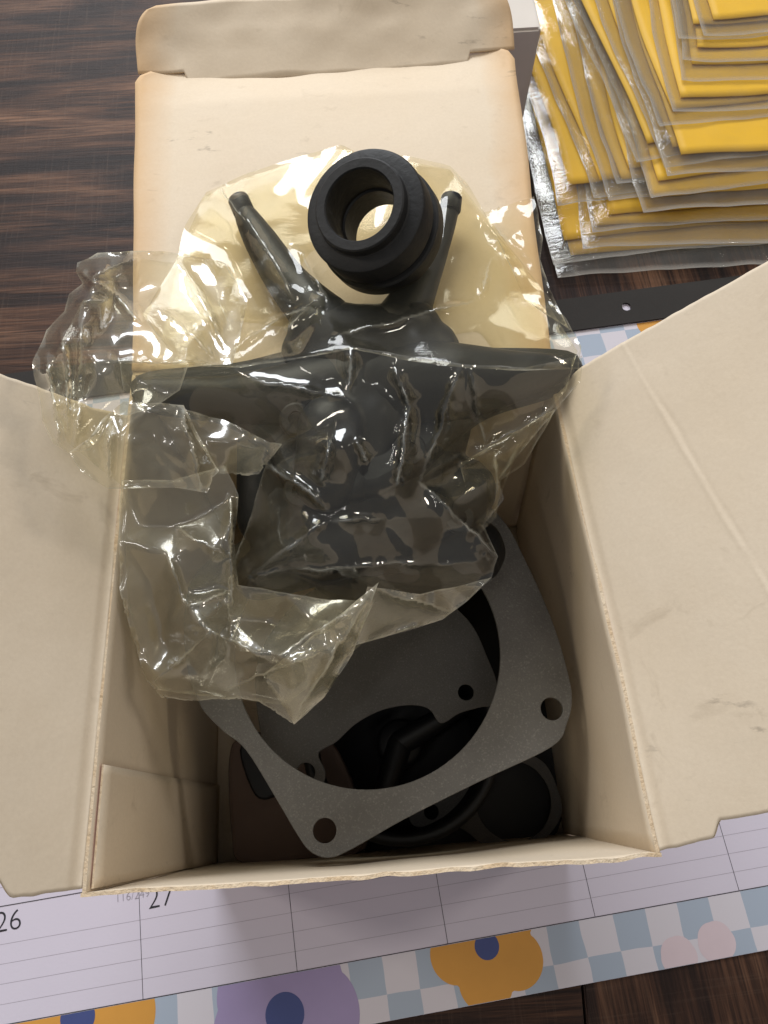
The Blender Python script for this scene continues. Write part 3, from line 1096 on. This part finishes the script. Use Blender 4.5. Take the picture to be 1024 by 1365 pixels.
    if len(FP):
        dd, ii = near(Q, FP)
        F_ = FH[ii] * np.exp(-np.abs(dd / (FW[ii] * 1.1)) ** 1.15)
        glint_haze = np.exp(-(dd / 1.2) ** 2) * np.clip(FH[ii] / 0.004, 0, 1)
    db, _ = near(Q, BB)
    glint_haze = np.maximum(glint_haze, 0.7 * np.exp(-(db / 0.9) ** 2))  # rim painted pale too, so the sheet edge shows a bright line
    glint_haze *= np.array([min(1.0, max(0.08, 0.55 + 1.3 * n1(q[0] * 0.035, q[1] * 0.035, seed + 11))) for q in Q])
    Z = Z + F_
    W = [U(q[0], q[1], z + dz) for q, z in zip(Q, Z)]
    me = mesh(name, W, [list(f)[::-1] for f in fs])
    at = me.attributes.new('glint_haze', 'FLOAT', 'POINT')
    at.data.foreach_set('value', glint_haze.astype(np.float32))
    o = link(name, me, mat)
    return keep(o, parent)


bag = thing('plastic_bag', 'crumpled yellowed clear plastic bag spilling out of the open box', 'bag', (0, 0.12, 0.12))

# upper part lying over the lid and the fork
film_sheet('upper_film', [(236, 345, .170), (247, 300, .169), (275, 256, .169), (332, 230, .171), (400, 208, .172), (455, 193, .175), (478, 204, .171), (545, 208, .170), (600, 221, .172), (622, 243, .172), (650, 290, .171), (684, 335, .172), (722, 385, .174), (755, 425, .182), (775, 462, .190), (772, 492, .188), (700, 494, .195), (620, 490, .198), (540, 480, .198), (470, 465, .202), (400, 478, .198), (320, 490, .190), (240, 486, .184), (190, 420, .178)],
           [(320, 262, .184), (322, 285, .186), (345, 320, .187), (385, 375, .189), (300, 330, .172), (430, 415, .192), (455, 385, .188), (440, 300, .176), (400, 270, .174), (360, 255, .176), (490, 420, .193), (500, 300, .171), (545, 410, .192), (575, 350, .187), (600, 262, .184), (592, 320, .186), (630, 330, .175), (645, 395, .179), (600, 420, .189), (690, 430, .186), (640, 455, .192), (560, 450, .194), (480, 455, .197), (360, 430, .180), (290, 410, .176), (390, 455, .188), (330, 380, .174), (720, 470, .191)],
           M_FILM, bag, 3.2, 3, folds=[(285, 235, 330, 300, 7, 0.003), (330, 290, 395, 400, 7, 0.003), (395, 325, 437, 400, 6, 0.003), (380, 440, 430, 395, 8, 0.004), (600, 215, 690, 345, 8, 0.003), (430, 455, 640, 400, 7, 0.003), (640, 400, 655, 345, 6, 0.003), (270, 340, 310, 440, 6, 0.003), (300, 470, 420, 400, 9, 0.004)])

# front part draped over the housing
film_sheet('front_film', [(158, 478, .186), (240, 484, .188), (320, 488, .194), (400, 476, .200), (470, 462, .207), (540, 474, .204), (620, 486, .201), (700, 490, .197), (776, 474, .190), (774, 508, .186), (745, 542, .176), (705, 590, .168), (664, 640, .158), (672, 665, .150), (645, 700, .148), (664, 742, .146), (655, 772, .143), (622, 802, .138), (590, 826, .132), (540, 842, .130), (480, 858, .132), (400, 872, .136), (320, 868, .140), (300, 800, .142), (315, 740, .152), (330, 700, .160), (345, 650, .166), (362, 602, .172), (300, 590, .172), (255, 560, .176), (200, 540, .182), (165, 520, .184)],
           [(445, 580, .196), (440, 602, .199), (480, 582, .197), (470, 500, .198), (470, 530, .197), (525, 520, .197), (545, 560, .190), (530, 640, .184), (400, 540, .193), (330, 525, .190), (260, 515, .186), (420, 575, .190), (375, 615, .182), (430, 678, .180), (350, 622, .174), (400, 690, .177), (350, 745, .166), (330, 775, .160), (420, 725, .176), (470, 700, .176), (515, 690, .172), (560, 650, .168), (560, 600, .182), (600, 560, .186), (625, 520, .194), (680, 520, .192), (620, 600, .170), (655, 575, .172), (600, 680, .164), (640, 740, .152), (560, 760, .152), (500, 775, .158), (430, 790, .150), (380, 830, .144), (560, 810, .142), (590, 770, .146), (480, 650, .184), (535, 680, .176), (610, 620, .160)],
           M_FILMF, bag, 3.2, 5, amps=((80, 0.0010), (36, 0.0003)), settle=9.0, folds=[(470, 462, 462, 530, 7, 0.004), (320, 500, 465, 535, 8, 0.0035), (525, 490, 545, 540, 7, 0.004), (545, 540, 530, 645, 7, 0.005), (350, 610, 440, 680, 6, 0.004), (442, 585, 430, 640, 7, 0.005), (475, 585, 490, 615, 6, 0.004), (325, 770, 440, 695, 10, 0.004), (440, 695, 515, 690, 8, 0.003), (615, 485, 560, 640, 8, 0.004), (625, 480, 650, 600, 6, 0.002), (664, 742, 560, 640, 8, 0.003), (615, 620, 740, 540, 8, 0.004), (320, 765, 640, 745, 8, 0.002)])

# lower skirt hanging into the box
film_sheet('skirt_film', [(162, 640, .176), (158, 720, .170), (160, 790, .163), (172, 832, .156), (184, 872, .148), (194, 905, .142), (215, 930, .136), (262, 934, .132), (320, 931, .132), (345, 935, .131), (368, 950, .129), (392, 966, .127), (430, 932, .130), (462, 876, .138), (500, 800, .150), (440, 800, .154), (380, 790, .156), (318, 780, .158), (312, 720, .160), (318, 660, .168), (300, 620, .174), (230, 640, .178)],
           [(222, 740, .168), (240, 790, .160), (245, 700, .165), (305, 715, .172), (308, 800, .158), (250, 808, .166), (245, 835, .160), (305, 825, .152), (265, 832, .170), (205, 905, .146), (290, 850, .166), (300, 880, .148), (360, 870, .156), (360, 830, .146), (390, 880, .158), (440, 850, .156), (330, 900, .140), (390, 930, .136), (200, 780, .160), (215, 850, .146), (270, 900, .148), (190, 700, .168)],
           M_FILMS, bag, 3.0, 9, ragged=(2, 3, 4, 5, 6, 7, 8, 9, 10), folds=[(200, 912, 285, 840, 9, 0.005), (270, 835, 360, 880, 8, 0.003), (360, 880, 500, 790, 9, 0.005), (222, 740, 245, 808, 7, 0.004), (235, 700, 305, 745, 7, 0.003), (308, 660, 310, 810, 7, 0.004), (245, 808, 305, 790, 5, 0.003), (300, 920, 470, 850, 8, 0.003)])

# folded over corner between skirt and housing
film_sheet('folded_corner', [(350, 900, .145), (392, 966, .131), (432, 930, .136), (470, 872, .146), (505, 776, .165), (440, 830, .160), (400, 862, .158)],
           [(440, 870, .156), (400, 920, .142), (470, 820, .162)], M_FILMS, bag, 3.6, 12, amps=((40, 0.0012), (14, 0.0005)), ragged=(0,), folds=[(395, 955, 495, 790, 7, 0.003)])
film_sheet('folded_corner', [(490, 782, .160), (560, 792, .150), (655, 770, .146), (622, 802, .141), (590, 826, .136), (510, 850, .134), (468, 862, .138)],
           [(540, 810, .146), (520, 830, .142)], M_FILMS, bag, 3.6, 14, amps=((40, 0.0014), (14, 0.0006)), folds=[(500, 785, 600, 815, 7, 0.003)])

# gathered left lobe over lid edge and left flap
film_sheet('gathered_film', [(103, 350, .196), (130, 337, .199), (190, 334, .192), (245, 338, .184), (300, 350, .178), (330, 400, .180), (320, 450, .188), (310, 485, .194), (250, 490, .198), (240, 520, .196), (200, 545, .198), (150, 560, .200), (120, 600, .198), (92, 605, .196), (70, 590, .196), (56, 560, .196), (50, 520, .198), (43, 483, .201), (62, 440, .203), (86, 415, .204), (92, 392, .202), (110, 378, .198), (101, 362, .196)],
           [(130, 360, .206), (160, 345, .202), (120, 395, .209), (150, 400, .200), (105, 440, .214), (80, 470, .212), (75, 540, .208), (100, 560, .203), (130, 500, .212), (105, 500, .202), (150, 440, .204), (180, 400, .196), (190, 450, .203), (230, 420, .192), (260, 380, .184), (280, 430, .190), (300, 400, .184), (220, 470, .202), (165, 490, .206), (190, 520, .200)],
           M_FILMG, bag, 3.4, 21, amps=((44, 0.0042), (22, 0.0012)), folds=[(62, 480, 80, 595, 6, 0.005), (86, 440, 92, 590, 6, 0.005), (110, 430, 100, 600, 6, 0.005), (130, 480, 300, 488, 7, 0.004), (100, 350, 190, 430, 6, 0.004), (240, 350, 300, 460, 6, 0.004), (110, 378, 160, 350, 6, 0.004), (100, 405, 150, 400, 6, 0.003), (200, 400, 290, 480, 6, 0.003)])
film_sheet('gathered_film', [(150, 548, .204), (165, 535, .208), (245, 540, .206), (262, 575, .198), (292, 628, .190), (283, 640, .189), (276, 657, .190), (235, 650, .192), (145, 652, .196), (108, 628, .198), (92, 603, .200), (118, 585, .205), (135, 560, .206)],
           [(200, 545, .212), (150, 585, .206), (245, 580, .203), (200, 600, .203), (180, 630, .199), (250, 620, .199)], M_FILMG, bag, 3.6, 23, amps=((44, 0.0020), (17, 0.0008), (8, 0.0003)), ragged=(4, 5), folds=[(150, 555, 146, 645, 6, 0.004), (245, 545, 270, 650, 7, 0.004), (100, 605, 150, 550, 6, 0.003)])
film_sheet('gathered_film', [(245, 545, .198), (300, 560, .190), (360, 590, .184), (376, 592, .184), (366, 606, .181), (345, 632, .174), (330, 634, .174), (292, 630, .182), (262, 585, .192)], [(310, 590, .190)], M_FILMG, bag, 3.6, 25, amps=((30, 0.0015), (12, 0.0006)), ragged=(4, 5, 6))

# right side gathers below the side arm and loose corner on the lid
film_sheet('side_gather', [(612, 618, .168), (680, 580, .174), (740, 545, .180), (728, 570, .172), (700, 618, .160), (668, 640, .154), (662, 690, .146), (640, 712, .142), (625, 670, .150)],
           [(660, 610, .178), (690, 590, .180), (650, 640, .160)], M_FILM, bag, 3.6, 31, amps=((30, 0.0022), (12, 0.0008)), folds=[(615, 622, 735, 548, 6, 0.003), (660, 600, 664, 680, 6, 0.004), (690, 600, 665, 640, 6, 0.003)])
film_sheet('loose_corner', [(645, 283, .170), (670, 276, .172), (712, 262, .176), (716, 275, .176), (724, 318, .176), (720, 345, .176), (733, 385, .178), (760, 440, .184), (700, 400, .178), (668, 330, .173)],
           [(695, 310, .180), (710, 350, .179)], M_FILM, bag, 3.6, 33, amps=((30, 0.0018), (12, 0.0007)), ragged=(0, 1), folds=[(660, 300, 705, 350, 6, 0.003)])

# the layer of the bag underneath
film_sheet('back_film', [(232, 350, .1675), (272, 262, .1675), (330, 236, .1675), (455, 198, .168), (600, 226, .168), (650, 294, .168), (720, 390, .169), (770, 468, .176), (755, 520, .172), (690, 600, .155), (655, 700, .128), (640, 780, .122), (520, 830, .120), (380, 940, .120), (210, 920, .128), (168, 800, .150), (166, 650, .168), (90, 590, .186), (60, 500, .190), (110, 400, .188), (190, 345, .178)],
           [(400, 300, .168), (560, 300, .168), (300, 420, .168), (640, 430, .168), (470, 440, .1665), (440, 600, .130), (500, 720, .116), (300, 760, .135), (300, 600, .150), (200, 480, .178), (620, 560, .150), (300, 860, .126)],
           M_FILM2, bag, 6.0, 41, amps=((50, 0.0010), (20, 0.0005)))

# ------------------------------------------------------------------ fanned stack of yellow packets
random.seed(5)
PK = [  # lower-left corner of the yellow card (pixel), tilt of the left edge
    (762, 338, 7), (757, 318, 8), (797, 300, 10), (812, 286, 9), (754, 246, 14), (796, 240, 16), (828, 238, 15), (842, 222, 16),
    (872, 262, 10), (880, 240, 13), (862, 190, 17), (893, 196, 12), (906, 206, 11), (898, 146, 10), (912, 130, 9), (926, 84, 5), (930, 60, 4), (922, 28, 4), (950, 22, 5)]
N = len(PK)
for i, (px, py, lean) in enumerate(PK):
    z0 = 0.0055 + 0.0021 * i
    c = U(px, py, z0)
    nxt = ['lowest', 'second', 'third', 'fourth', 'fifth', 'sixth', 'seventh', 'eighth', 'ninth', 'tenth', 'eleventh', 'twelfth', 'thirteenth', 'fourteenth', 'fifteenth', 'sixteenth', 'seventeenth', 'eighteenth', 'topmost'][i]
    lab = f'clear plastic packet with yellow card, {nxt} of the fanned stack' + ('' if i in (0, N - 1) else ' from the table')
    t = thing('yellow_packet', lab, 'packet', (c.x, c.y, z0), 'yellow packets fanned beside the box')
    t.rotation_euler = (0, 0, math.radians(lean + 2 - 4 + random.uniform(-5, 5)) * 0.6)
    Wc, Hc = 0.150, 0.20
    sd = i * 3.7

    def bend(x, y, s=sd, k=i, cx=c.x, cy=c.y):
        # packet sags at its free left and lower edges, swells in the middle
        e = min(1, max(0, (x + 0.015) / 0.05)) * min(1, max(0, (y + 0.02) / 0.06))
        wx, wy = x + cx, y + cy
        return 0.0010 * e + 0.0036 * n1(wx * 16, wy * 11, k * 0.05) + 0.0008 * n1(wx * 45, wy * 30, k * 0.08) + 0.0003 * n1(x * 60, y * 50 + s)

    def xo(y, k=i):
        return -0.0022 * math.sin(y * 26 + k) - 0.10 * max(0, y - 0.05) ** 1.0 * (0.5 + 0.5 * math.sin(k * 1.7)) * 0.6

    def S_card(u, v_):
        x, y = Wc * u, Hc * v_
        return (x + xo(y), y, bend(x, y))
    slab('yellow_card', S_card, 26, 30, 0.0005, [M_YELLOW], t)
    # pouch: front and back sheet joined at the rim
    mL, mB = random.uniform(0.007, 0.013), random.uniform(0.012, 0.018)
    rs = random.Random(i)
    nu, nv = 46, 60
    vs_, fs = [], []
    G2 = np.array([((-mL + (Wc + 0.02 + mL) * a / nu) * 4000, (-mB + (Hc + 0.02 + mB) * b / nv) * 4000) for a in range(nu + 1) for b in range(nv + 1)])
    cA = crumple(G2, 62, 0.0013, 100 + i, (1, 2.2), 0.15) + crumple(G2, 26, 0.0007, 200 + i, (1, 2.0), 0.9)
    for s in (0, 1):
        for a in range(nu + 1):
            for b in range(nv + 1):
                x = -mL + (Wc + 0.02 + mL) * a / nu
                y = -mB + (Hc + 0.02 + mB) * b / nv
                rim = min(1.0, min(a, nu - a, b, nv - b) / 3.0)
                zz = bend(x, y)
                k = a * (nv + 1) + b
                if s == 0:
                    zz += rim * (0.0007 + 0.45 * abs(cA[k])) + (1 - rim) * cA[k] * 0.4
                else:
                    zz -= rim * 0.0007 - (1 - rim) * cA[k] * 0.4 + 0.00002
                xx = x + xo(y) + 0.0012 * n1(y * 40, sd) * (1 if a < 3 else 0.2)
                yy = y + 0.0011 * n1(x * 40, sd + 5) * (1 if b < 3 else 0.2)
                vs_.append((xx, yy, zz))
    o2 = (nu + 1) * (nv + 1)
    for s in (0, 1):
        for a in range(nu):
            for b in range(nv):
                q = [s * o2 + a * (nv + 1) + b, s * o2 + (a + 1) * (nv + 1) + b, s * o2 + (a + 1) * (nv + 1) + b + 1, s * o2 + a * (nv + 1) + b + 1]
                fs.append(q if s == 0 else q[::-1])
    me = mesh('pouch', vs_, fs)
    at = me.attributes.new('glint_haze', 'FLOAT', 'POINT')
    at.data.foreach_set('value', [0.7 if min(a, nu - a, b, nv - b) == 0 else 0.0 for s_ in (0, 1) for a in range(nu + 1) for b in range(nv + 1)])  # pouch rim painted pale to look like edges catching light
    link('pouch', me, M_POUCH, t)
